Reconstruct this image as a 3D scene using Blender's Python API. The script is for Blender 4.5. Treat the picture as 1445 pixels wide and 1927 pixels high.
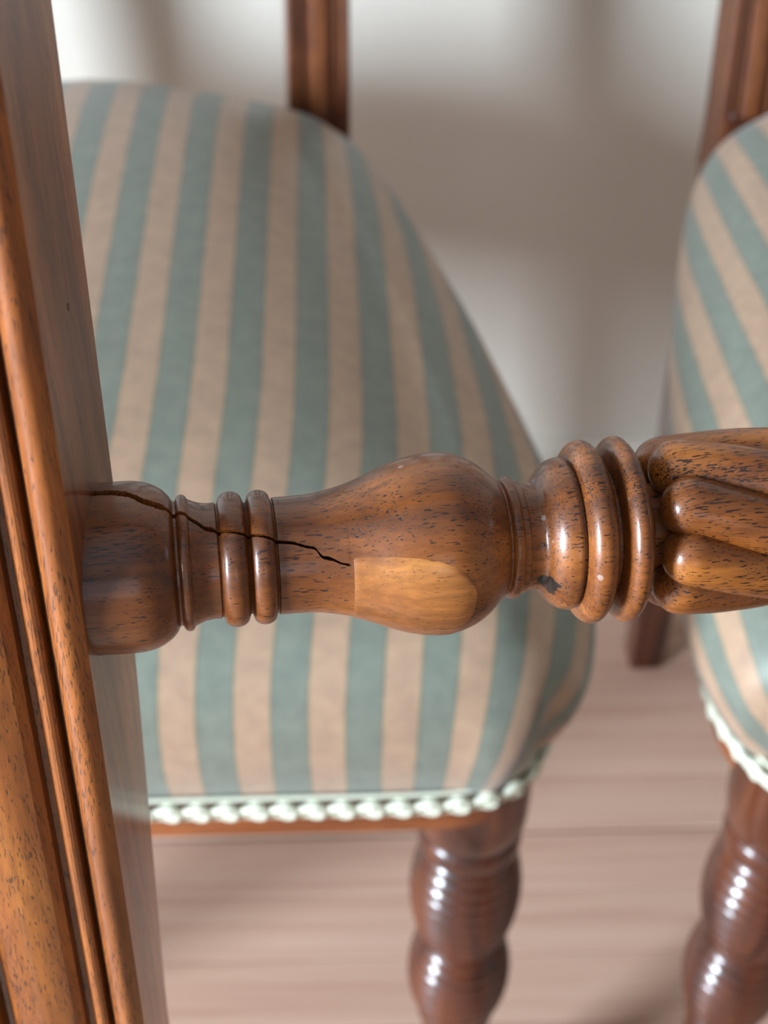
import bpy, bmesh, math, random
from math import sin, cos, pi, radians, sqrt, asin, atan2
from mathutils import Vector, Matrix

for o in list(bpy.data.objects):
    bpy.data.objects.remove(o)
scn = bpy.context.scene
COL = scn.collection
rnd = random.Random(4)

# ------------------------------------------------------------------ camera
CAM_H, PITCH, ROLL = .86, radians(41), radians(1.0)
cd = bpy.data.cameras.new('camera')
cam = bpy.data.objects.new('camera', cd); COL.objects.link(cam)
fwd = Vector((0, cos(PITCH), -sin(PITCH))); up0 = Vector((0, sin(PITCH), cos(PITCH))); r0 = Vector((1, 0, 0))
right = r0*cos(ROLL) + up0*sin(ROLL)
upv = up0*cos(ROLL) - r0*sin(ROLL)
M = Matrix((right, upv, -fwd)).transposed().to_4x4()
M.translation = (0, 0, CAM_H)
cam.matrix_world = M
cd.sensor_fit = 'VERTICAL'; cd.sensor_height = 36.0; cd.sensor_width = 27.0
cd.lens = 36.0*2784/1927
cd.clip_start = .01
cd.dof.use_dof = True
cd.dof.focus_distance = .249
cd.dof.aperture_fstop = cd.lens/2.5
scn.camera = cam

# ------------------------------------------------------------------ world, lights, exposure
scn.view_settings.view_transform = 'Standard'
scn.view_settings.look = 'None'
scn.view_settings.gamma = 1
scn.view_settings.use_curve_mapping = False
scn.view_settings.exposure = 0.0
W = bpy.data.worlds.new('world'); scn.world = W
W.use_nodes = True
bg = W.node_tree.nodes['Background']
bg.inputs[0].default_value = (.62, .75, 1, 1); bg.inputs[1].default_value = .4

def area(name, loc, target, sx, sy, power, col):
    l = bpy.data.lights.new(name, 'AREA'); l.shape = 'RECTANGLE'; l.size = sx; l.size_y = sy
    l.energy = power; l.color = col
    o = bpy.data.objects.new(name, l); COL.objects.link(o)
    o.location = loc
    o.rotation_euler = (Vector(target) - Vector(loc)).to_track_quat('-Z', 'Y').to_euler()
    return o
# daylight entering through the low window in the left wall; a weak blue fill lamp is added behind the viewer
WA = (.35, -2.36, 1.45); WB = (-2.06, -.85, 1.03)
area('fill_behind_viewer', WA, (WA[0], 0, WA[2]), .8, 1.0, 1.5, (.60, .78, 1.0))
area('daylight_left_window', WB, (0, WB[1], WB[2]), .64, .86, 240, (.73, .865, 1.0))

# ------------------------------------------------------------------ materials
def new_mat(name):
    m = bpy.data.materials.new(name); m.use_nodes = True
    nt = m.node_tree
    b = nt.nodes['Principled BSDF']
    return m, nt, b
def nd(nt, typ, **kw):
    n = nt.nodes.new(typ)
    for k, v in kw.items():
        setattr(n, k, v)
    return n
def ramp(nt, src, stops, interp='LINEAR'):
    r = nd(nt, 'ShaderNodeValToRGB'); r.color_ramp.interpolation = interp
    e = r.color_ramp.elements
    while len(e) < len(stops): e.new(.5)
    for el, (p, c) in zip(e, stops):
        el.position = p; el.color = c if len(c) == 4 else (*c, 1)
    nt.links.new(src, r.inputs[0]); return r
def noise(nt, vec, scale, detail=3, rough=.55, dist=0):
    n = nd(nt, 'ShaderNodeTexNoise'); n.inputs['Scale'].default_value = scale
    n.inputs['Detail'].default_value = detail; n.inputs['Roughness'].default_value = rough
    n.inputs['Distortion'].default_value = dist
    nt.links.new(vec, n.inputs['Vector']); return n
def mapping(nt, src, scale, loc=(0, 0, 0)):
    m = nd(nt, 'ShaderNodeMapping'); m.inputs['Scale'].default_value = scale; m.inputs['Location'].default_value = loc
    nt.links.new(src, m.inputs['Vector']); return m.outputs[0]
def mix(nt, a, b, fac, mode='MIX'):
    m = nd(nt, 'ShaderNodeMix', data_type='RGBA', blend_type=mode)
    for s, v in ((m.inputs[0], fac), (m.inputs[6], a), (m.inputs[7], b)):
        if hasattr(v, 'links'): nt.links.new(v, s)
        else: s.default_value = v if not isinstance(v, tuple) or len(v) == 4 else (*v, 1)
    return m.outputs[2]
def bump(nt, b, h, strength, dist):
    n = nd(nt, 'ShaderNodeBump'); n.inputs['Strength'].default_value = strength; n.inputs['Distance'].default_value = dist
    nt.links.new(h, n.inputs['Height']); nt.links.new(n.outputs[0], b.inputs['Normal'])
    return n

def wood(name, axis, dark, mid, light, pore=(.010, .003, .002), pore_amt=.92, palong=430, coat=.38, rough=.40, coat_rough=.16, stains=False, loc=(0, 0, 0), pthr=.60):
    m, nt, b = new_mat(name)
    tc = nd(nt, 'ShaderNodeTexCoord'); ob = tc.outputs['Object']
    def sc(along, across):
        s = [across]*3; s[axis] = along; return tuple(s)
    broad = noise(nt, mapping(nt, ob, sc(9, 60), loc), 1, 4, .55, .6)
    fine = noise(nt, mapping(nt, ob, sc(45, 900), loc), 1, 3, .6)
    c = ramp(nt, broad.outputs[0], [(.30, dark), (.50, mid), (.72, light)]).outputs[0]
    f = ramp(nt, fine.outputs[0], [(.3, (.62, .58, .55)), (.65, (1.12, 1.1, 1.05))]).outputs[0]
    c = mix(nt, c, f, .75, 'MULTIPLY')
    # open pores: short dark dashes along the grain, denser in some bands
    p = noise(nt, mapping(nt, ob, sc(palong, 3300), loc), 1, 1.5, .5)
    dens = noise(nt, mapping(nt, ob, sc(25, 110), (3, 1, 7)), 1, 2)
    add = nd(nt, 'ShaderNodeMath', operation='MULTIPLY_ADD'); add.inputs[1].default_value = .30
    nt.links.new(dens.outputs[0], add.inputs[0]); nt.links.new(p.outputs[0], add.inputs[2])
    pm = ramp(nt, add.outputs[0], [(pthr + .165, (0, 0, 0)), (pthr + .195, (1, 1, 1))])
    fac = nd(nt, 'ShaderNodeMath', operation='MULTIPLY'); fac.inputs[1].default_value = pore_amt
    nt.links.new(pm.outputs[0], fac.inputs[0])
    c = mix(nt, c, pore, fac.outputs[0])
    if stains:
        # a few pale paint flecks
        v = nd(nt, 'ShaderNodeTexVoronoi'); v.inputs['Scale'].default_value = 150
        nt.links.new(ob, v.inputs['Vector'])
        sp = ramp(nt, v.outputs['Distance'], [(.075, (1, 1, 1)), (.10, (0, 0, 0))])
        pk = noise(nt, ob, 60, 1); pr = ramp(nt, pk.outputs[0], [(.56, (0, 0, 0)), (.60, (1, 1, 1))])
        mm = nd(nt, 'ShaderNodeMath', operation='MULTIPLY'); nt.links.new(sp.outputs[0], mm.inputs[0]); nt.links.new(pr.outputs[0], mm.inputs[1])
        m2 = nd(nt, 'ShaderNodeMath', operation='MULTIPLY'); m2.inputs[1].default_value = .45; nt.links.new(mm.outputs[0], m2.inputs[0])
        c = mix(nt, c, (.42, .36, .33), m2.outputs[0])
        # old black scorch beside the neck of the turning
        vd = nd(nt, 'ShaderNodeVectorMath', operation='DISTANCE'); nt.links.new(ob, vd.inputs[0])
        vd.inputs[1].default_value = (-.0420, -.0098, -.0028)
        sn = noise(nt, ob, 420, 2)
        ds = nd(nt, 'ShaderNodeMath', operation='MULTIPLY_ADD'); ds.inputs[1].default_value = 130; nt.links.new(vd.outputs['Value'], ds.inputs[0]); nt.links.new(sn.outputs[0], ds.inputs[2])
        sm = ramp(nt, ds.outputs[0], [(.74, (1, 1, 1)), (.80, (0, 0, 0))])
        c = mix(nt, c, (.006, .004, .003), sm.outputs[0])
    nt.links.new(c, b.inputs['Base Color'])
    rr = ramp(nt, broad.outputs[0], [(.3, (rough + .08,)*3), (.7, (rough - .04,)*3)])
    nt.links.new(rr.outputs[0], b.inputs['Roughness'])
    b.inputs['Coat Weight'].default_value = coat; b.inputs['Coat Roughness'].default_value = coat_rough
    b.inputs['Specular IOR Level'].default_value = .32
    inv = nd(nt, 'ShaderNodeMath', operation='SUBTRACT'); inv.inputs[0].default_value = 1; nt.links.new(pm.outputs[0], inv.inputs[1])
    bump(nt, b, inv.outputs[0], .35, .0003)
    return m

D, MI, L = (.050, .012, .002), (.18, .051, .008), (.37, .125, .022)
W_RAIL = wood('walnut_rail', 0, D, MI, L, stains=True)
W_STRAND = wood('walnut_twist', 0, D, MI, L, stains=True, loc=(2, 5, 1))
W_PATCH = wood('pale_repair_wood', 0, (.13, .040, .008), (.235, .076, .016), (.40, .155, .038), pore_amt=.45, loc=(7, 1, 3), pthr=.62)
W_STILE = wood('walnut_stile', 2, (.09, .022, .004), (.26, .073, .011), (.43, .15, .026), coat=.5, coat_rough=.12, loc=(1, 4, 2), palong=170, pthr=.605, pore_amt=.65)
W_STILE_DIM = wood('walnut_stile_shaded', 2, (.04, .010, .004), (.115, .031, .009), (.20, .062, .018), pore_amt=.5, coat=.8, coat_rough=.12, loc=(1, 4, 2))  # darker copy of the stile wood; dimmer light on far uprights put into colour
W_LEG = wood('mahogany_leg', 2, (.026, .006, .0025), (.080, .018, .006), (.145, .037, .010), pore_amt=.5, coat=.8, coat_rough=.14, loc=(5, 2, 2))
W_FRAME = wood('mahogany_frame', 0, (.10, .026, .008), (.22, .062, .017), (.32, .10, .03), pore_amt=.5, loc=(2, 2, 2))

m, nt, b = new_mat('crack_dark_wood'); W_CRACK = m  # near-black tone for the crack faces and the nail hole
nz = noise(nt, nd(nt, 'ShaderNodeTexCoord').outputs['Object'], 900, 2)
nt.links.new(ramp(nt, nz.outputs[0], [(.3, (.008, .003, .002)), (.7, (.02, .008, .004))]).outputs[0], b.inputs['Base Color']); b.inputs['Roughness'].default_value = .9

PERIOD = .0287
def fabric():
    m, nt, b = new_mat('striped_satin_fabric')
    at = nd(nt, 'ShaderNodeAttribute', attribute_name='stripe')
    tc = nd(nt, 'ShaderNodeTexCoord'); ob = tc.outputs['Object']
    wob = noise(nt, ob, 40, 2)
    w = nd(nt, 'ShaderNodeMath', operation='MULTIPLY_ADD'); w.inputs[1].default_value = .03; nt.links.new(wob.outputs[0], w.inputs[0]); nt.links.new(at.outputs['Fac'], w.inputs[2])
    fr = nd(nt, 'ShaderNodeMath', operation='FRACT'); nt.links.new(w.outputs[0], fr.inputs[0])
    g = (.160, .176, .141); g2 = (.120, .136, .108); t = (.36, .235, .155); t2 = (.33, .22, .12)
    r = ramp(nt, fr.outputs[0], [(0, t), (.205, t), (.235, t2), (.255, g2), (.29, g), (.71, g), (.745, g2), (.765, t2), (.795, t), (1, t)])
    mott = noise(nt, ob, 120, 4, .6)
    c = mix(nt, r.outputs[0], ramp(nt, mott.outputs[0], [(.3, (.80, .80, .82)), (.7, (1.1, 1.1, 1.08))]).outputs[0], .8, 'MULTIPLY')
    wv = nd(nt, 'ShaderNodeTexWave', bands_direction='DIAGONAL'); wv.inputs['Scale'].default_value = 330; wv.inputs['Distortion'].default_value = 1.2
    nt.links.new(ob, wv.inputs['Vector'])
    c = mix(nt, c, ramp(nt, wv.outputs[0], [(0, (.88, .88, .88)), (1, (1.06, 1.06, 1.06))]).outputs[0], .6, 'MULTIPLY')
    nt.links.new(c, b.inputs['Base Color'])
    b.inputs['Roughness'].default_value = .48; b.inputs['Sheen Weight'].default_value = .25; b.inputs['Sheen Roughness'].default_value = .4
    b.inputs['Specular IOR Level'].default_value = .4
    bump(nt, b, wv.outputs[0], .15, .0004)
    return m
FABRIC = fabric()

def simple(name, c1, c2, scale, rough=.6, bstr=0, bd=.001, coat=0):
    m, nt, b = new_mat(name)
    tc = nd(nt, 'ShaderNodeTexCoord')
    n = noise(nt, tc.outputs['Object'], scale, 4)
    nt.links.new(ramp(nt, n.outputs[0], [(.3, c1), (.7, c2)]).outputs[0], b.inputs['Base Color'])
    b.inputs['Roughness'].default_value = rough; b.inputs['Coat Weight'].default_value = coat
    if bstr: bump(nt, b, n.outputs[0], bstr, bd)
    return m
BRAID = simple('pale_green_braid_cord', (.52, .54, .42), (.70, .71, .57), 700, .6, .5, .0006)
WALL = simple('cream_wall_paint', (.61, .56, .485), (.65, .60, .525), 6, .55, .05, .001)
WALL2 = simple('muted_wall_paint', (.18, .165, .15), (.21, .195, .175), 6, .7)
CEIL = simple('white_ceiling_paint', (.40, .39, .38), (.44, .43, .42), 5, .8)
TRIM = simple('cream_gloss_trim', (.66, .61, .52), (.70, .65, .56), 4, .32)
PANE = simple('window_pane_glass', (.8, .86, .9), (.85, .9, .95), 2, .05)

def plank_mat():
    m, nt, b = new_mat('worn_pine_boards')
    tc = nd(nt, 'ShaderNodeTexCoord'); ob = tc.outputs['Object']
    oi = nd(nt, 'ShaderNodeObjectInfo')
    off = nd(nt, 'ShaderNodeVectorMath', operation='SCALE'); off.inputs[3].default_value = 30
    cx = nd(nt, 'ShaderNodeCombineXYZ')
    for i in range(3): nt.links.new(oi.outputs['Random'], cx.inputs[i])
    nt.links.new(cx.outputs[0], off.inputs[0])
    ad = nd(nt, 'ShaderNodeVectorMath', operation='ADD'); nt.links.new(ob, ad.inputs[0]); nt.links.new(off.outputs[0], ad.inputs[1])
    v = ad.outputs[0]
    g = noise(nt, mapping(nt, v, (3, 70, 30)), 1, 5, .6, .4)
    c = ramp(nt, g.outputs[0], [(.2, (.44, .245, .18)), (.5, (.55, .35, .26)), (.8, (.62, .43, .33))]).outputs[0]
    tint = ramp(nt, oi.outputs['Random'], [(0, (.93, .88, .88)), (.5, (1, .98, .97)), (1, (1.04, 1.05, 1.04))]).outputs[0]
    c = mix(nt, c, tint, 1.0, 'MULTIPLY')
    nt.links.new(c, b.inputs['Base Color']); b.inputs['Roughness'].default_value = .5
    return m
PLANK = plank_mat()
GAPM = simple('dark_subfloor', (.05, .03, .02), (.08, .05, .035), 20, .9)

# ------------------------------------------------------------------ object helpers
def mesh_obj(name, verts, faces, mat, parent=None, sharp=35, smooth=True):
    me = bpy.data.meshes.new(name)
    me.from_pydata([tuple(v) for v in verts], [], faces); me.validate()
    bm = bmesh.new(); bm.from_mesh(me); bmesh.ops.recalc_face_normals(bm, faces=bm.faces); bm.to_mesh(me); bm.free()
    if smooth:
        for p in me.polygons: p.use_smooth = True
        if sharp: me.set_sharp_from_angle(angle=radians(sharp))
    me.materials.append(mat)
    o = bpy.data.objects.new(name, me); COL.objects.link(o); o.parent = parent
    return o
def empty(name, loc, rz, label, cat, group=None):
    o = bpy.data.objects.new(name, None); COL.objects.link(o)
    o.location = loc; o.rotation_euler = (0, 0, rz); o.empty_display_size = .1
    o['label'] = label; o['category'] = cat
    if group: o['group'] = group
    return o
def box(name, lo, hi, mat, parent=None, bevel=0, seg=2):
    bm = bmesh.new(); bmesh.ops.create_cube(bm, size=1)
    for v in bm.verts:
        v.co = Vector([(lo[i] + hi[i])/2 + v.co[i]*(hi[i] - lo[i]) for i in range(3)])
    if bevel: bmesh.ops.bevel(bm, geom=bm.edges[:], offset=bevel, segments=seg, affect='EDGES')
    me = bpy.data.meshes.new(name); bm.to_mesh(me); bm.free()
    for p in me.polygons: p.use_smooth = True
    me.set_sharp_from_angle(angle=radians(30))
    me.materials.append(mat)
    o = bpy.data.objects.new(name, me); COL.objects.link(o); o.parent = parent
    return o
def structure(o, label):
    o['kind'] = 'structure'; o['label'] = label
    return o

# ------------------------------------------------------------------ the room
X0, X1, Y0, Y1, ZC = -2.1, 2.1, -2.4, 1.0, 2.7
fl = structure(box('floor', (X0, Y0, -.06), (X1, Y1, -.022), GAPM), 'pinkish brown strip board floor')
PW = .049; yb = .5911 - PW*62
edges = []
y = yb
while y < Y1:
    edges.append(y); y += PW
for i, e in enumerate(edges):
    a, c = max(e, Y0), min(e + PW, Y1)
    if c - a < .006: continue
    g0 = .0014 if abs(e - .6401) < .002 else .0004
    g1 = .0014 if abs(c - .6401) < .002 else .0004
    p = box('plank', (X0, a + g0, -.022), (X1, c - g1, 0), PLANK, fl, .0006, 1)
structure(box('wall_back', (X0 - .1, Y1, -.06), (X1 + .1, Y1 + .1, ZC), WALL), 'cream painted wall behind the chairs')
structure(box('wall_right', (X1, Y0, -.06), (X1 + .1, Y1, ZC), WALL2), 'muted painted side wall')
structure(box('ceiling', (X0 - .1, Y0 - .1, ZC), (X1 + .1, Y1 + .1, ZC + .1), CEIL), 'white ceiling')
def wall_with_hole(name, axis, pos, thick, a0, a1, h0, h1, z0, z1, label):
    parts = [((a0, -.06), (h0, ZC)), ((h1, -.06), (a1, ZC)), ((h0, -.06), (h1, z0)), ((h0, z1), (h1, ZC))]
    V, Fc = [], []
    for (p, q), (r, s) in parts:
        n = len(V)
        for t in (pos, pos + thick):
            for (aa, zz) in ((p, q), (r, q), (r, s), (p, s)):
                V.append((aa, t, zz) if axis == 'y' else (t, aa, zz))
        Fc += [(n, n+1, n+2, n+3), (n+4, n+5, n+6, n+7), (n, n+1, n+5, n+4), (n+1, n+2, n+6, n+5), (n+2, n+3, n+7, n+6), (n+3, n, n+4, n+7)]
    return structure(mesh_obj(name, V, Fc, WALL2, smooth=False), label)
wall_with_hole('wall_front', 'y', Y0, -.1, X0 - .1, X1 + .1, WA[0] - .5, WA[0] + .5, WA[2] - .65, WA[2] + .65, 'muted painted wall with an added window, behind the viewer')
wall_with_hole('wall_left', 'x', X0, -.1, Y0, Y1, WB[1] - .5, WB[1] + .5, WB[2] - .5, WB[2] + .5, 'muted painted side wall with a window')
def window(name, axis, c, hw, hh, pos, outw, label):
    root = bpy.data.objects.new(name, None); COL.objects.link(root); structure(root, label)
    def bar(nm, a0, a1, z0, z1, t0, t1, mat, par):
        lo = (a0, min(t0, t1), z0) if axis == 'y' else (min(t0, t1), a0, z0)
        hi = (a1, max(t0, t1), z1) if axis == 'y' else (max(t0, t1), a1, z1)
        return box(nm, lo, hi, mat, par, .002 if mat is TRIM else 0)
    t0, t1 = pos, pos + .06*outw
    bar('window_frame', c[0]-hw, c[0]-hw+.05, c[1]-hh, c[1]+hh, t0, t1, TRIM, root)
    bar('window_frame', c[0]+hw-.05, c[0]+hw, c[1]-hh, c[1]+hh, t0, t1, TRIM, root)
    bar('window_frame', c[0]-hw, c[0]+hw, c[1]-hh, c[1]-hh+.05, t0, t1, TRIM, root)
    bar('window_frame', c[0]-hw, c[0]+hw, c[1]+hh-.05, c[1]+hh, t0, t1, TRIM, root)
    bar('pane', c[0]-hw+.05, c[0]+hw-.05, c[1]-hh+.05, c[1]+hh-.05, pos + .02*outw, pos + .026*outw, PANE, root)
    return root
window('fill_window', 'y', (WA[0], WA[2]), .5, .65, Y0, -1, 'cream framed window added around the fill lamp behind the viewer')  # unseen window, added to go with the weak fill lamp
window('window_2', 'x', (WB[1], WB[2]), .5, .5, X0, -1, 'cream framed window in the left wall')
# skirting board with a moulded top
sk = [(0, 0), (-.018, 0), (-.018, .042), (-.021, .045), (-.021, .050), (-.016, .055), (-.013, .062), (-.008, .068), (-.006, .073), (0, .075)]
V, Fc = [], []
for xx in (X0, X1):
    for (dy, z) in sk: V.append((xx, Y1 + dy, z))
n = len(sk)
for i in range(n): Fc.append((i, (i+1) % n, n + (i+1) % n, n + i))
Fc += [tuple(range(n)), tuple(range(n, 2*n))]
structure(mesh_obj('baseboard_back', V, Fc, TRIM, sharp=25), 'low cream moulded skirting board along the back wall')

# the room stands square to the row of chairs, a little askew to the viewer
RM = Matrix.Translation((0, .6, 0)) @ Matrix.Rotation(radians(2.9), 4, 'Z') @ Matrix.Translation((0, -.6, 0))
bpy.context.view_layer.update()
for o in list(COL.objects):
    if o.parent is None and (o.get('kind') == 'structure' or o.type == 'LIGHT'):
        o.matrix_world = RM @ o.matrix_world

# ------------------------------------------------------------------ chair meshes (local: x across, y to the back, z up; front edge at y=0)
def catmull(pts, per):
    out = []
    n = len(pts)
    for i in range(n - 1):
        p0 = pts[max(i-1, 0)]; p1 = pts[i]; p2 = pts[i+1]; p3 = pts[min(i+2, n-1)]
        for k in range(per):
            t = k/per
            out.append(tuple(.5*((2*b_) + (-a_ + c_)*t + (2*a_ - 5*b_ + 4*c_ - d_)*t*t + (-a_ + 3*b_ - 3*c_ + d_)*t**3) for a_, b_, c_, d_ in zip(p0, p1, p2, p3)))
    out.append(tuple(pts[-1])); return out
HALF = [(0, -.001), (.06, -.001), (.12, -.001), (.17, -.001), (.197, .0005), (.212, .006), (.221, .017), (.2275, .036), (.230, .058), (.2245, .115), (.217, .158), (.2085, .199),
        (.199, .243), (.187, .29), (.1735, .340), (.160, .384), (.146, .416), (.124, .434), (.10, .445), (.07, .457), (.04, .466), (0, .472)]
def resample(pts, n):
    d = [0]
    for a, b_ in zip(pts, pts[1:]): d.append(d[-1] + math.dist(a, b_))
    out = []; j = 0
    for k in range(n):
        s = d[-1]*k/(n-1)
        while j < len(d)-2 and d[j+1] < s: j += 1
        t = (s - d[j])/(d[j+1]-d[j]); out.append(tuple(a + (b_-a)*t for a, b_ in zip(pts[j], pts[j+1])))
    return out
rh = resample(catmull(HALF, 14), 221)
OUT = rh + [(-x, y_) for x, y_ in rh[-2:0:-1]]          # closed, counter-clockwise seen from above
NO = len(OUT)
def normals(out):
    N = []
    for i in range(len(out)):
        a, c = out[i-2], out[(i+2) % len(out)]
        tx, ty = c[0]-a[0], c[1]-a[1]; l = math.hypot(tx, ty); N.append((ty/l, -tx/l))
    return N
NRM = normals(OUT)

STRIPE0 = .1107                                         # local x of a tan stripe's centre
def shift(y_):
    t = max(0, min(1, (y_ + .012)/.15)); return .0105*sin(t*pi/2)
def inset(x, y_, nx, ny, off):
    o1 = max(off, -.010); x, y_ = x + nx*o1, y_ + ny*o1
    if off < o1:
        k = 1 - (o1 - off)/.21; x, y_ = x*k, .225 + (y_ - .225)*k
    return x, y_
def crown(x, y_):
    w = .200 - (y_ - .058)*.215
    return .031*(1 - min(1, abs(x)/w)**3.0)*(1 - min(1, abs(y_ - .225)/.235)**3.4)
def seat_mesh():
    prof = [(-.010, .366), (.000, .367), (.0035, .372), (.0075, .384), (.0105, .398), (.0115, .411), (.0105, .424), (.0070, .4365), (.0010, .4465), (-.0080, .4545), (-.0190, .460), (-.032, .4645)]
    prof = catmull(prof, 3)
    cx, cy = 0, .225
    V, S = [], []
    L = len(prof); arc = [0]*L
    for i in range(L-2, -1, -1): arc[i] = arc[i+1] + math.dist(prof[i], prof[i+1])
    # corner pleats: a fold in the cloth at each front corner
    cor = [i for i in range(NO) if OUT[i][1] < .03 and abs(OUT[i][0]) > .19]
    ic = [min((i for i in cor if OUT[i][0]*s > 0), key=lambda i: abs(abs(OUT[i][0]) - .2175)) for s in (1, -1)]
    for r in range(L):
        off, z = prof[r]
        low = max(0, min(1, (.437 - z)/.03))
        for i in range(NO):
            d = 0
            for j, s in zip(ic, (1, -1)):
                q = (i - j)*s
                d += low*(-.0085*math.exp(-(q/1.3)**2) + .0035*math.exp(-((q+5)/2.6)**2) + .001*math.exp(-((q-6)/3)**2))
            x, y_ = OUT[i]; nx, ny = NRM[i]
            flat = .55 if ny < -.8 else 1
            bs = 1 + 1.0*nx*nx if off > 0 else 1
            bx, by = inset(x, y_, nx, ny, off*bs + d)
            V.append((bx, by, z + .014*y_/.47*max(0, min(1, (z - .38)/.06))))
            # x where this cloth line crosses the top edge, plus how far it is pulled over the side
            S.append((bx + nx*(arc[r] - (off - prof[-1][0])) - STRIPE0 - shift(by))/PERIOD)
    K = 26
    for k in range(1, K):
        s = 1 - k/K
        for i in range(NO):
            x, y_ = OUT[i]; nx, ny = NRM[i]
            ex, ey = inset(x, y_, nx, ny, prof[-1][0])
            px, py = cx + (ex-cx)*s, cy + (ey-cy)*s
            V.append((px, py, prof[-1][1] + crown(px, py)*(1 - s**16) + .014*py/.47))
            S.append((px - STRIPE0 - shift(py))/PERIOD)
    V.append((cx, cy, prof[-1][1] + crown(cx, cy) + .014*cy/.47)); S.append((cx - STRIPE0 - shift(cy))/PERIOD)
    R = L + K - 1
    Fc = []
    for r in range(R-1):
        for i in range(NO):
            Fc.append((r*NO+i, r*NO+(i+1) % NO, (r+1)*NO+(i+1) % NO, (r+1)*NO+i))
    for i in range(NO): Fc.append(((R-1)*NO+i, (R-1)*NO+(i+1) % NO, len(V)-1))
    Fc.append(tuple(range(NO-1, -1, -1)))
    o = mesh_obj('seat', V, Fc, FABRIC, sharp=0)
    at = o.data.attributes.new('stripe', 'FLOAT', 'POINT')
    at.data.foreach_set('value', S)
    return o

def along(off):
    pts = [(OUT[i][0] + NRM[i][0]*off, OUT[i][1] + NRM[i][1]*off) for i in range(NO)]
    return pts
def braid_mesh():
    pts = along(.0058); pts.append(pts[0])
    d = [0]
    for a, c in zip(pts, pts[1:]): d.append(d[-1] + math.dist(a, c))
    tot = d[-1]
    def at(s):
        s %= tot; lo, hi = 0, len(d)-1
        while hi - lo > 1:
            mid = (lo+hi)//2
            if d[mid] <= s: lo = mid
            else: hi = mid
        t = (s-d[lo])/(d[lo+1]-d[lo]); a, c = pts[lo], pts[lo+1]
        tx, ty = (c[0]-a[0])/(d[lo+1]-d[lo]), (c[1]-a[1])/(d[lo+1]-d[lo])
        return Vector((a[0]+(c[0]-a[0])*t, a[1]+(c[1]-a[1])*t, 0)), Vector((tx, ty, 0)), Vector((ty, -tx, 0))
    V, Fc = [], []
    def tube(path, rad, seg=6, closed=False):
        n = len(path); base = len(V)
        for i, p in enumerate(path):
            a = path[(i-1) % n] if closed or i else path[i]; c = path[(i+1) % n] if closed or i < n-1 else path[i]
            t = (c-a).normalized(); u = t.cross(Vector((.13, .21, .97))).normalized(); w = t.cross(u)
            for k in range(seg):
                an = 2*pi*k/seg; V.append(p + (u*cos(an) + w*sin(an))*rad)
        for i in range(n if closed else n-1):
            for k in range(seg):
                i2 = (i+1) % n
                Fc.append((base+i*seg+k, base+i*seg+(k+1) % seg, base+i2*seg+(k+1) % seg, base+i2*seg+k))
    nl = round(tot/.0118); st = tot/nl
    Z = .3705
    for k in range(nl):
        s0 = k*st
        # S-shaped cord of the gimp: rises over its neighbour, curls into a knot and dips again
        path = []
        for i in range(15):
            t = i/14; s = s0 + st*(-.62 + 1.75*t)
            p, tg, nm = at(s)
            zz = Z + .0062*sin(pi*(t*1.0))*1.15 - .0045
            path.append(p + nm*(.0012 + .0030*sin(pi*t)) + Vector((0, 0, zz - Z + Z)))
        tube(path, .0016)
        ring = []
        c0, tg, nm = at(s0 + st*.30)
        for i in range(12):
            an = 2*pi*i/12
            ring.append(c0 + tg*(.0036*cos(an)) + Vector((0, 0, Z - .0008 + .0037*sin(an))) + nm*(.0028 + .0008*cos(an)))
        tube(ring, .0017, 6, True)
        # knot centre
        c1 = c0 + nm*.0030 + Vector((0, 0, Z - .0008)); base = len(V)
        for a in range(5):
            th = pi*a/4
            for q in range(7):
                ph = 2*pi*q/7
                V.append(c1 + (tg*cos(ph)*sin(th) + nm*sin(ph)*sin(th) + Vector((0, 0, cos(th))))*.0024)
        for a in range(4):
            for q in range(7):
                Fc.append((base+a*7+q, base+a*7+(q+1) % 7, base+(a+1)*7+(q+1) % 7, base+(a+1)*7+q))
    for zc, rr in ((Z - .0055, .0016), (Z + .0052, .0011)):
        N2 = 260
        tube([at(tot*i/N2)[0] + at(tot*i/N2)[2]*.001 + Vector((0, 0, zc)) for i in range(N2)], rr, 6, True)
    return mesh_obj('braid_trim', V, Fc, BRAID, sharp=0)

def frame_mesh():
    rings = [(-.002, .374), (.002, .372), (.002, .3455), (-.0005, .343), (-.028, .343), (-.028, .374)]
    V, Fc = [], []
    for off, z in rings:
        for i in range(0, NO, 2): V.append((OUT[i][0]+NRM[i][0]*off, OUT[i][1]+NRM[i][1]*off, z))
    n = len(range(0, NO, 2)); R = len(rings)
    for r in range(R):
        for i in range(n): Fc.append((r*n+i, r*n+(i+1) % n, ((r+1) % R)*n+(i+1) % n, ((r+1) % R)*n+i))
    return mesh_obj('seat_rail', V, Fc, W_FRAME, sharp=30)

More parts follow.
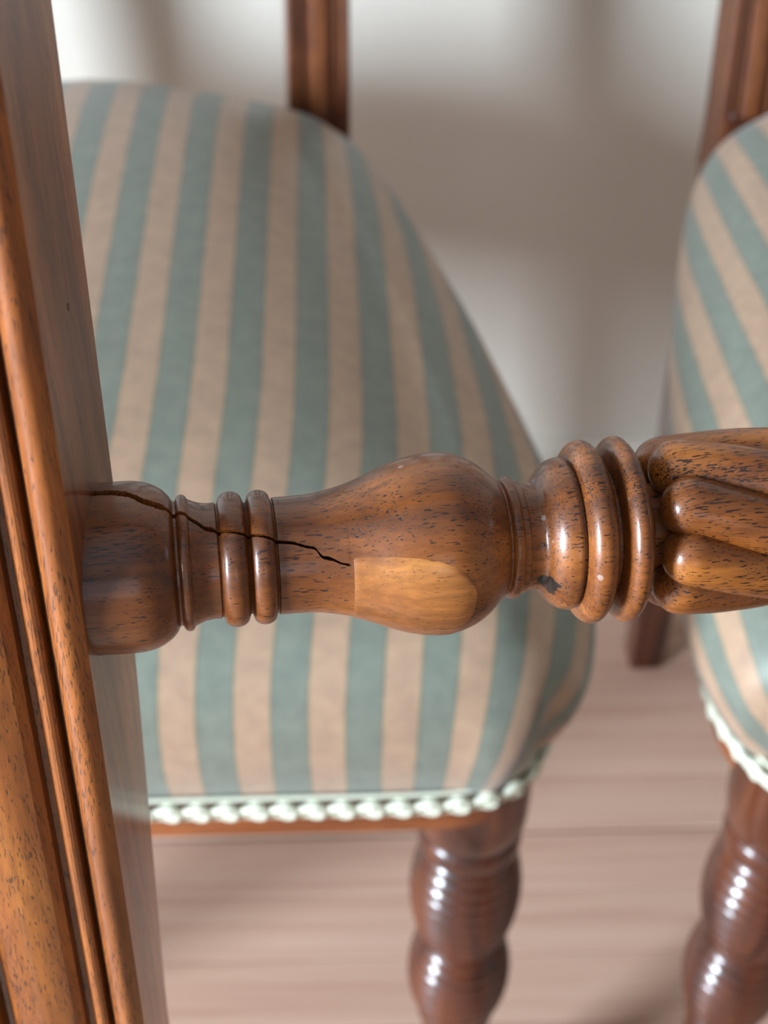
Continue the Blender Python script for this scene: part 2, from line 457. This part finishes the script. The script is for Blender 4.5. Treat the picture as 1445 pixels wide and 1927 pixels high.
def lathe(name, prof, mat, seg=48, square=None, axis_xy=(0, 0), sharp=35):
    V, Fc = [], []
    for (z, r) in prof:
        q = square(z) if square else 0
        for k in range(seg):
            an = 2*pi*k/seg; c, s = cos(an), sin(an)
            # blend circle -> rounded square
            m_ = (abs(c)**9 + abs(s)**9)**(-1/9)
            rr = r*((1-q) + q*m_)
            V.append((axis_xy[0] + rr*c, axis_xy[1] + rr*s, z))
    n = len(prof)
    for i in range(n-1):
        for k in range(seg): Fc.append((i*seg+k, i*seg+(k+1) % seg, (i+1)*seg+(k+1) % seg, (i+1)*seg+k))
    Fc.append(tuple(range(seg))); Fc.append(tuple(range((n-1)*seg, n*seg)))
    return mesh_obj(name, V, Fc, mat, sharp=sharp)
def leg_profile():
    P = [(.374, .0255), (.340, .0255), (.326, .0252), (.321, .0246), (.317, .0240), (.314, .0226), (.3125, .0218)]
    P += [(.312, .0226), (.310, .0236), (.306, .0240), (.302, .0234), (.2995, .0222), (.2985, .0212)]
    def bulb(z1, z0, r0_, rm, nring):
        out = []
        N = nring*6
        for i in range(N+1):
            t = i/N; z = z1 + (z0-z1)*t
            r = r0_ + (rm-r0_)*(sin(pi*t)**.75 if 0 < t < 1 else 0)
            r += .0016*abs(sin(pi*nring*t)) - .0010
            out.append((z, r))
        return out
    P += bulb(.298, .229, .0200, .0262, 9)
    P += [(.228, .0188), (.226, .0194), (.2245, .0188)]
    P += bulb(.224, .163, .0192, .0254, 8)
    P += [(.162, .0185), (.160, .0195), (.157, .0200), (.154, .0195), (.152, .0178)]
    P += [(.150, .0172), (.10, .0158), (.06, .0140), (.045, .0132), (.043, .0150), (.040, .0165), (.036, .0165), (.033, .0150), (.031, .0130), (.024, .0128), (.018, .0150), (.010, .0160), (.003, .0150), (.0, .0135)]
    return P
def sq(z): return max(0, min(1, (z - .316)/.014))*.35
LEGX, LEGY = .2035, .0268

RK = math.tan(radians(7))
def spine(z): return .4745 + (z - .684)*RK if z > .45 else .4745 + (.45 - .684)*RK + (z - .45)*.02 - .0
def upright_section():
    S = []
    def arc(x0, x1, ytop, ybase, n):
        for i in range(n+1):
            t = -1 + 2*i/n
            S.append(((x0+x1)/2 + (x1-x0)/2*t, ybase + (ytop-ybase)*sqrt(max(0, 1-t*t))))
    def par(x0, x1, ytop, ybase, n):
        for i in range(n+1):
            t = -1 + 2*i/n
            S.append(((x0+x1)/2 + (x1-x0)/2*t, ytop + (ybase-ytop)*t*t))
    mm = .001
    S.append((-18.2, 16.5))
    par(-18.2, -12.7, -17.6, -15.7, 8)
    S.append((-12.45, -13.0)); S.append((-12.15, -13.0)); arc(-11.9, -8.7, -16.6, -14.4, 6)
    S.append((-8.3, -12.2)); S.append((-7.3, -12.2))
    for i in range(9):
        t = -1 + i/4; S.append((6.8*t, -17.3 + 1.6*t*t + (1.0 if abs(t) == 1 else 0)))
    S.append((7.3, -12.2)); S.append((8.3, -12.2))
    arc(8.7, 11.9, -16.6, -14.4, 6); S.append((12.15, -13.0)); S.append((12.45, -13.0))
    par(12.7, 18.2, -17.6, -15.7, 8); S.append((23.5, 16.5))
    S.append((22.5, 17.5)); S.append((-17.2, 17.5))
    return [(x*mm, y_*mm) for x, y_ in S]
def upright_mesh():
    """left upright: its inner side looks to +x and splays a little towards the back"""
    S = upright_section(); n = len(S)
    V, Fc = [], []
    zs = [.415 + i*(.905-.415)/60 for i in range(61)]
    for z in zs:
        for (x, y_) in S:
            if x > .0185: x -= .003*max(0, min(1, (.65 - z)/.1))
            V.append((-.1395 + x, spine(max(z, .45)) + (z-.45)*0 + y_, z))
    for i in range(len(zs)-1):
        for k in range(n): Fc.append((i*n+k, i*n+(k+1) % n, (i+1)*n+(k+1) % n, (i+1)*n+k))
    Fc.append(tuple(range(n))); Fc.append(tuple(range((len(zs)-1)*n, len(zs)*n)))
    return mesh_obj('back_upright', V, Fc, W_STILE, sharp=22)
def rear_leg_mesh():
    V, Fc = [], []
    zs = [0, .1, .2, .3, .36, .42, .46]
    for z in zs:
        t = z/.46; hx = .0135 + .0045*t; hy = .0135 + .004*t
        cx_, cy_ = -.146 + .0065*t, .424 + (spine(.45) - .424)*t
        b_ = .003
        for (x, y_) in ((-hx+b_, -hy), (hx-b_, -hy), (hx, -hy+b_), (hx, hy-b_), (hx-b_, hy), (-hx+b_, hy), (-hx, hy-b_), (-hx, -hy+b_)):
            V.append((cx_+x, cy_+y_, z))
    for i in range(len(zs)-1):
        for k in range(8): Fc.append((i*8+k, i*8+(k+1) % 8, (i+1)*8+(k+1) % 8, (i+1)*8+k))
    Fc += [tuple(range(8)), tuple(range((len(zs)-1)*8, len(zs)*8))]
    return mesh_obj('rear_leg', V, Fc, W_LEG, sharp=30)
def crest_mesh():
    """arched top rail joining the uprights"""
    V, Fc = [], []
    N = 40
    for i in range(N+1):
        t = -1 + 2*i/N; x = .172*t
        top = .952 - .030*t*t + (.010 if abs(t) > .86 else 0) - .02*max(0, abs(t)-.9)/.1; bot = .884 + .016*(1 - t*t)
        yc = spine(.905) + .012*(1-t*t)
        for (dy, z) in ((-.013, bot+.004), (-.015, (top+bot)/2), (-.012, top-.005), (-.006, top), (.006, top), (.011, top-.004), (.012, bot+.004), (.008, bot), (-.009, bot)):
            V.append((x, yc+dy, z))
    n = 9
    for i in range(N):
        for k in range(n): Fc.append((i*n+k, i*n+(k+1) % n, (i+1)*n+(k+1) % n, (i+1)*n+k))
    Fc += [tuple(range(n)), tuple(range(N*n, (N+1)*n))]
    return mesh_obj('crest_rail', V, Fc, W_STILE, sharp=30)

# ---- the turned back rail: axis coordinate u in mm (rail centre at u = 70), radius in mm
def rail_profile():
    P = []
    def bead(u0, u1, rb, rm, n=12):
        for i in range(n+1):
            t = -1 + 2*i/n
            P.append(((u0+u1)/2 + (u1-u0)/2*t, rb + (rm-rb)*sqrt(max(0, 1-t*t))))
    def spl(pts, per=5): P.extend(catmull(pts, per))
    spl([(-56, 14.4), (-50, 14.57), (-44.5, 14.7), (-41.7, 14.55), (-39.6, 14.0), (-37.8, 13.0), (-36.6, 11.9), (-36.2, 11.2)])
    P += [(-35.9, 10.75), (-35.5, 10.75)]
    spl([(-35.3, 11.2), (-34.9, 11.65), (-34.2, 11.75), (-33.7, 11.5), (-33.4, 11.0)], 3)
    spl([(-33.2, 10.85), (-31.8, 10.3), (-30.2, 10.02), (-28.9, 10.05)])
    P.append((-28.6, 9.75))
    bead(-28.5, -23.85, 9.8, 11.75)
    P.append((-23.65, 9.6))
    bead(-23.45, -19.15, 9.8, 11.7)
    P.append((-19.0, 9.85))
    spl([(-18.8, 10.2), (-15, 10.25), (-11.7, 10.45), (-7, 11.4), (-3.4, 12.6), (0, 14.0), (3, 15.05), (6, 15.75), (9.3, 16.08), (12, 15.85), (15, 14.85), (17.4, 13.4), (19.4, 11.6), (20.6, 10.5)], 6)
    P += [(20.9, 9.95), (21.2, 9.95)]
    spl([(21.4, 10.4), (21.8, 10.8), (22.5, 10.85), (23.1, 10.6), (23.4, 10.15)], 3)
    P += [(24.3, 10.05), (24.5, 9.7)]
    spl([(24.6, 9.65), (25.6, 9.45), (26.7, 9.5), (27.5, 10.1), (28.2, 11.2), (29.4, 12.5), (30.8, 13.35), (32.2, 13.65)], 5)
    P += [(32.7, 13.5), (32.9, 12.7), (33.3, 12.7)]
    bead(33.4, 38.9, 12.8, 16.4, 18)
    P += [(39.1, 11.8), (39.9, 11.8)]
    bead(40.1, 45.0, 12.4, 16.7, 18)
    P += [(45.1, 11.2), (45.6, 9.2), (47.0, 7.8), (70, 7.8)]
    Q = [(140 - u, r) for u, r in P[-2::-1]]
    return P + Q
RP = rail_profile()
def rad_at(u):
    for (a, ra), (c, rc) in zip(RP, RP[1:]):
        if a <= u <= c and c > a: return ra + (rc-ra)*(u-a)/(c-a)
    return RP[0][1]
EL = radians(42.5)
E1 = Vector((0, -cos(EL), sin(EL))); E2 = Vector((0, -sin(EL), -cos(EL)))
def rail_pt(u, r, phi): return Vector(((u - 70), 0, 0))*.001 + (E1*cos(phi) + E2*sin(phi))*(r*.001)
CR = [(-56, -61), (-50, -60.5), (-46, -59), (-43, -55), (-40.5, -48), (-38.5, -47), (-36.5, -49), (-35, -46), (-33.5, -43.5), (-32, -39), (-30.8, -33), (-29.5, -31), (-28, -25), (-25.5, -22), (-23.6, -20.5),
      (-21, -17), (-18.8, -13), (-16.2, -11), (-14.2, -6.5), (-12.7, -4.5), (-12.1, 1), (-11.6, 4.5), (-10, 7), (-8.6, 11), (-7.0, 13)]
def crack_phi(u):
    if u <= CR[0][0]: return radians(CR[0][1])
    for (a, pa), (c, pc) in zip(CR, CR[1:]):
        if a <= u <= c: return radians(pa + (pc-pa)*(u-a)/(c-a))
    return radians(CR[-1][1])
def rail_mesh(cracked):
    us = []
    for (a, ra), (c, rc) in zip(RP, RP[1:]):
        us.append((a, ra))
        step = .3 if (cracked and a < -6.5) else 1.2
        k = int((c-a)/step)
        for j in range(1, k+1):
            if j/(k+1) < 1: us.append((a+(c-a)*j/(k+1), ra+(rc-ra)*j/(k+1)))
    us.append(RP[-1])
    offs = [.0]
    if cracked:
        o_ = .05
        while o_ < pi: offs.append(o_); o_ += .05 if o_ < 1.2 else .09
        cols = sorted([-o for o in offs[1:]] + offs[1:])
        ncol = len(cols)
    else:
        cols = [2*pi*k/64 - pi for k in range(64)]
    V, Fc, MI_ = [], [], []
    jr = random.Random(9)
    width = 0
    rows = []
    for (u, r) in us:
        pc = crack_phi(u) if cracked else 0
        row = []
        if cracked:
            if u < -7.0:
                hw = (.62 if u < -37 else .40 if u < -28 else .28)*(.8 + .4*jr.random()); dep = 2.6 if u < -28 else 1.8
                if u > -9.5: hw *= .75
            else:
                hw, dep = .05, 0
            lift = .28 if u < -37 else (.15 if u < -18 else .06) if u < -7 else 0
            w = hw/r
            seq = [(c, 0, 0) for c in cols if c < 0] + [(-w, 0, 0), (-w*.5, dep, 1), (0, dep*1.15, 1), (w*.5, dep, 1), (w, 0, 0)] + [(c, 0, 0) for c in cols if c > 0]
        else:
            seq = [(c, 0, 0) for c in cols]; lift = 0
        for (c, dp, f) in seq:
            rr = r - dp
            if cracked and c < 0 and c > -1.3 and not f: rr += lift*max(0, 1 - abs(c)/1.3)
            V.append(rail_pt(u, rr, pc + c)); row.append(len(V)-1)
        rows.append(row)
    n = len(rows[0])
    mats = []
    nneg = len([c for c in cols if c < 0]) if cracked else 0
    for i in range(len(rows)-1):
        for k in range(n):
            Fc.append((rows[i][k], rows[i][(k+1) % n], rows[i+1][(k+1) % n], rows[i+1][k]))
            mats.append(1 if (cracked and us[i][0] < -7.2 and nneg + 1 <= k <= nneg + 2) else 0)
    Fc.append(tuple(rows[0])); Fc.append(tuple(rows[-1])); mats += [0, 0]
    o = mesh_obj('turned_back_rail', V, Fc, W_RAIL, sharp=38)
    o.data.materials.append(W_CRACK)
    if cracked:
        for p, mi in zip(o.data.polygons, mats): p.material_index = mi
    return o
def strand_mesh(phi0):
    V, Fc = [], []
    uA, uB = 47.6, 92.4; N, SG = 64, 22
    rs, a0 = 11.15, 5.45
    ts = [.5 - .5*cos(pi*i/N) for i in range(N+1)]
    ctr = []
    for t in ts:
        u = uA + (uB-uA)*t
        e = min(t, 1-t)*(uB-uA)
        q = min(1, e/5.2); a = a0*sqrt(max(1e-5, 1-(1-q)**2.3))
        ctr.append((u, a))
    for (u, a) in ctr:
        ph = phi0 + .0283*(u - 48)
        rad = E1*cos(ph) + E2*sin(ph); tan = E1*-sin(ph) + E2*cos(ph)
        # slope of the helix tilts the section
        axd = Vector((1, 0, 0)); hel = (axd + tan*(.0283*rs)).normalized(); side = hel.cross(rad)
        c = Vector(((u-70)*.001, 0, 0)) + rad*(rs*.001)
        for k in range(SG):
            an = 2*pi*k/SG
            V.append(c + (rad*cos(an)*.98 + side*sin(an)*.98)*(a*.001))
    for i in range(N):
        for k in range(SG): Fc.append((i*SG+k, i*SG+(k+1) % SG, (i+1)*SG+(k+1) % SG, (i+1)*SG+k))
    Fc += [tuple(range(SG)), tuple(range(N*SG, (N+1)*SG))]
    return mesh_obj('twist_strand', V, Fc, W_STRAND, sharp=0)
def patch_mesh():
    V, Fc = [], []
    top = [(-7.0, 4.5), (-4, 4.5), (0, 5), (4, 6.5), (7.5, 9.5), (10, 14), (12, 21), (13.3, 29), (13.9, 36)]
    bot = [(-7.0, 112), (4, 112), (8, 100), (10.5, 86), (12.3, 68), (13.4, 52), (13.9, 40)]
    def itp(T, u):
        for (a, p), (c, q) in zip(T, T[1:]):
            if a <= u <= c: return radians(p + (q-p)*(u-a)/(c-a))
        return radians(T[-1][1])
    N, K = 60, 26
    for i in range(N+1):
        u = -7.0 + 20.9*(1 - (1 - i/N)**1.4)
        p0, p1 = itp(top, u), itp(bot, u)
        for k in range(K+1):
            t = k/K
            edge = min(i/2, (N-i)/2, k/1.0, (K-k)/1.0, 1)
            V.append(rail_pt(u, rad_at(u) - .12 + .24*min(1, edge), p0 + (p1-p0)*t))
    for i in range(N):
        for k in range(K): Fc.append((i*(K+1)+k, i*(K+1)+k+1, (i+1)*(K+1)+k+1, (i+1)*(K+1)+k))
    return mesh_obj('repair_patch', V, Fc, W_PATCH, sharp=0)

# ------------------------------------------------------------------ assemble the chairs
def link_copy(src, parent, mirror=False):
    c = src.copy(); COL.objects.link(c); c.parent = parent
    if mirror: c.scale.x = -1
    return c
SEAT, BRD, FRM = seat_mesh(), braid_mesh(), frame_mesh()
LEG = lathe('front_leg', leg_profile(), W_LEG, 56, sq, (-LEGX, LEGY))
UPR, RLEG, CRS = upright_mesh(), rear_leg_mesh(), crest_mesh()
RAIL_OK, RAIL_CR = rail_mesh(False), rail_mesh(True)
STR = [strand_mesh(radians(-22 + 45*k)) for k in range(8)]
PATCH = patch_mesh()
PROTO = [SEAT, BRD, FRM, LEG, UPR, RLEG, CRS, RAIL_OK, RAIL_CR, PATCH] + STR
def nail_hole(parent):
    """small dark dimple in the upright's inner side"""
    V, Fc = [(-.1190, .4825, .7338)], []
    for r, dx in ((.00022, -.0003), (.00042, .0001), (.00050, .00004)):
        for k in range(12):
            an = 2*pi*k/12; y_, z = .4825 + r*cos(an), .7338 + 1.5*r*sin(an)
            V.append((-.11845 + dx + (y_ - .4825)*.165, y_, z))
    for k in range(12):
        Fc.append((0, 1+k, 1+(k+1) % 12))
        for q in (0, 1): Fc.append((1+q*12+k, 1+q*12+(k+1) % 12, 13+q*12+(k+1) % 12, 13+q*12+k))
    mesh_obj('nail_hole', V, Fc, W_CRACK, parent)['label'] = 'small dark nail hole'
def chair(loc, rz, label, cracked):
    t = empty('dining_chair', loc, rz, label, 'chair', 'matching striped dining chairs')
    s = link_copy(SEAT, t); s['label'] = 'seat upholstered in green and tan striped cloth'
    link_copy(BRD, s)['label'] = 'pale green knotted braid'
    link_copy(FRM, t)
    for mir in (False, True):
        link_copy(LEG, t, mir); link_copy(RLEG, t, mir)
        u = link_copy(UPR, t, mir)
        if cracked and not mir: nail_hole(u)
        if not cracked: u.material_slots[0].link = 'OBJECT'; u.material_slots[0].material = W_STILE_DIM
    link_copy(CRS, t)
    r = link_copy(RAIL_CR if cracked else RAIL_OK, t)
    r.name = 'turned_back_rail'
    r.location = (0, .4745, .684)
    r.rotation_euler = (0, radians(.91) if cracked else 0, 0)
    if cracked: r['label'] = 'turned wooden rail with a long dark crack'
    for st in STR: link_copy(st, r)
    if cracked: link_copy(PATCH, r)['label'] = 'paler wooden repair patch'
    return t
YAW2 = radians(2.9); YAW3 = radians(4.4); SP = .548
O2 = Vector((-.16, .38, 0))
ch1 = chair((.1445, -.2656, 0), radians(9.155), 'wooden dining chair whose turned back rail is cracked and patched with paler wood', True)
ch2 = chair(O2, YAW2, 'striped dining chair facing the cracked back rail, with its back to the cream wall', False)
ch3 = chair(O2 + Vector((cos(YAW2), sin(YAW2), 0))*SP, YAW3, 'striped dining chair standing by the wall beside the chair that faces the cracked rail', False)
for o in PROTO: bpy.data.objects.remove(o)
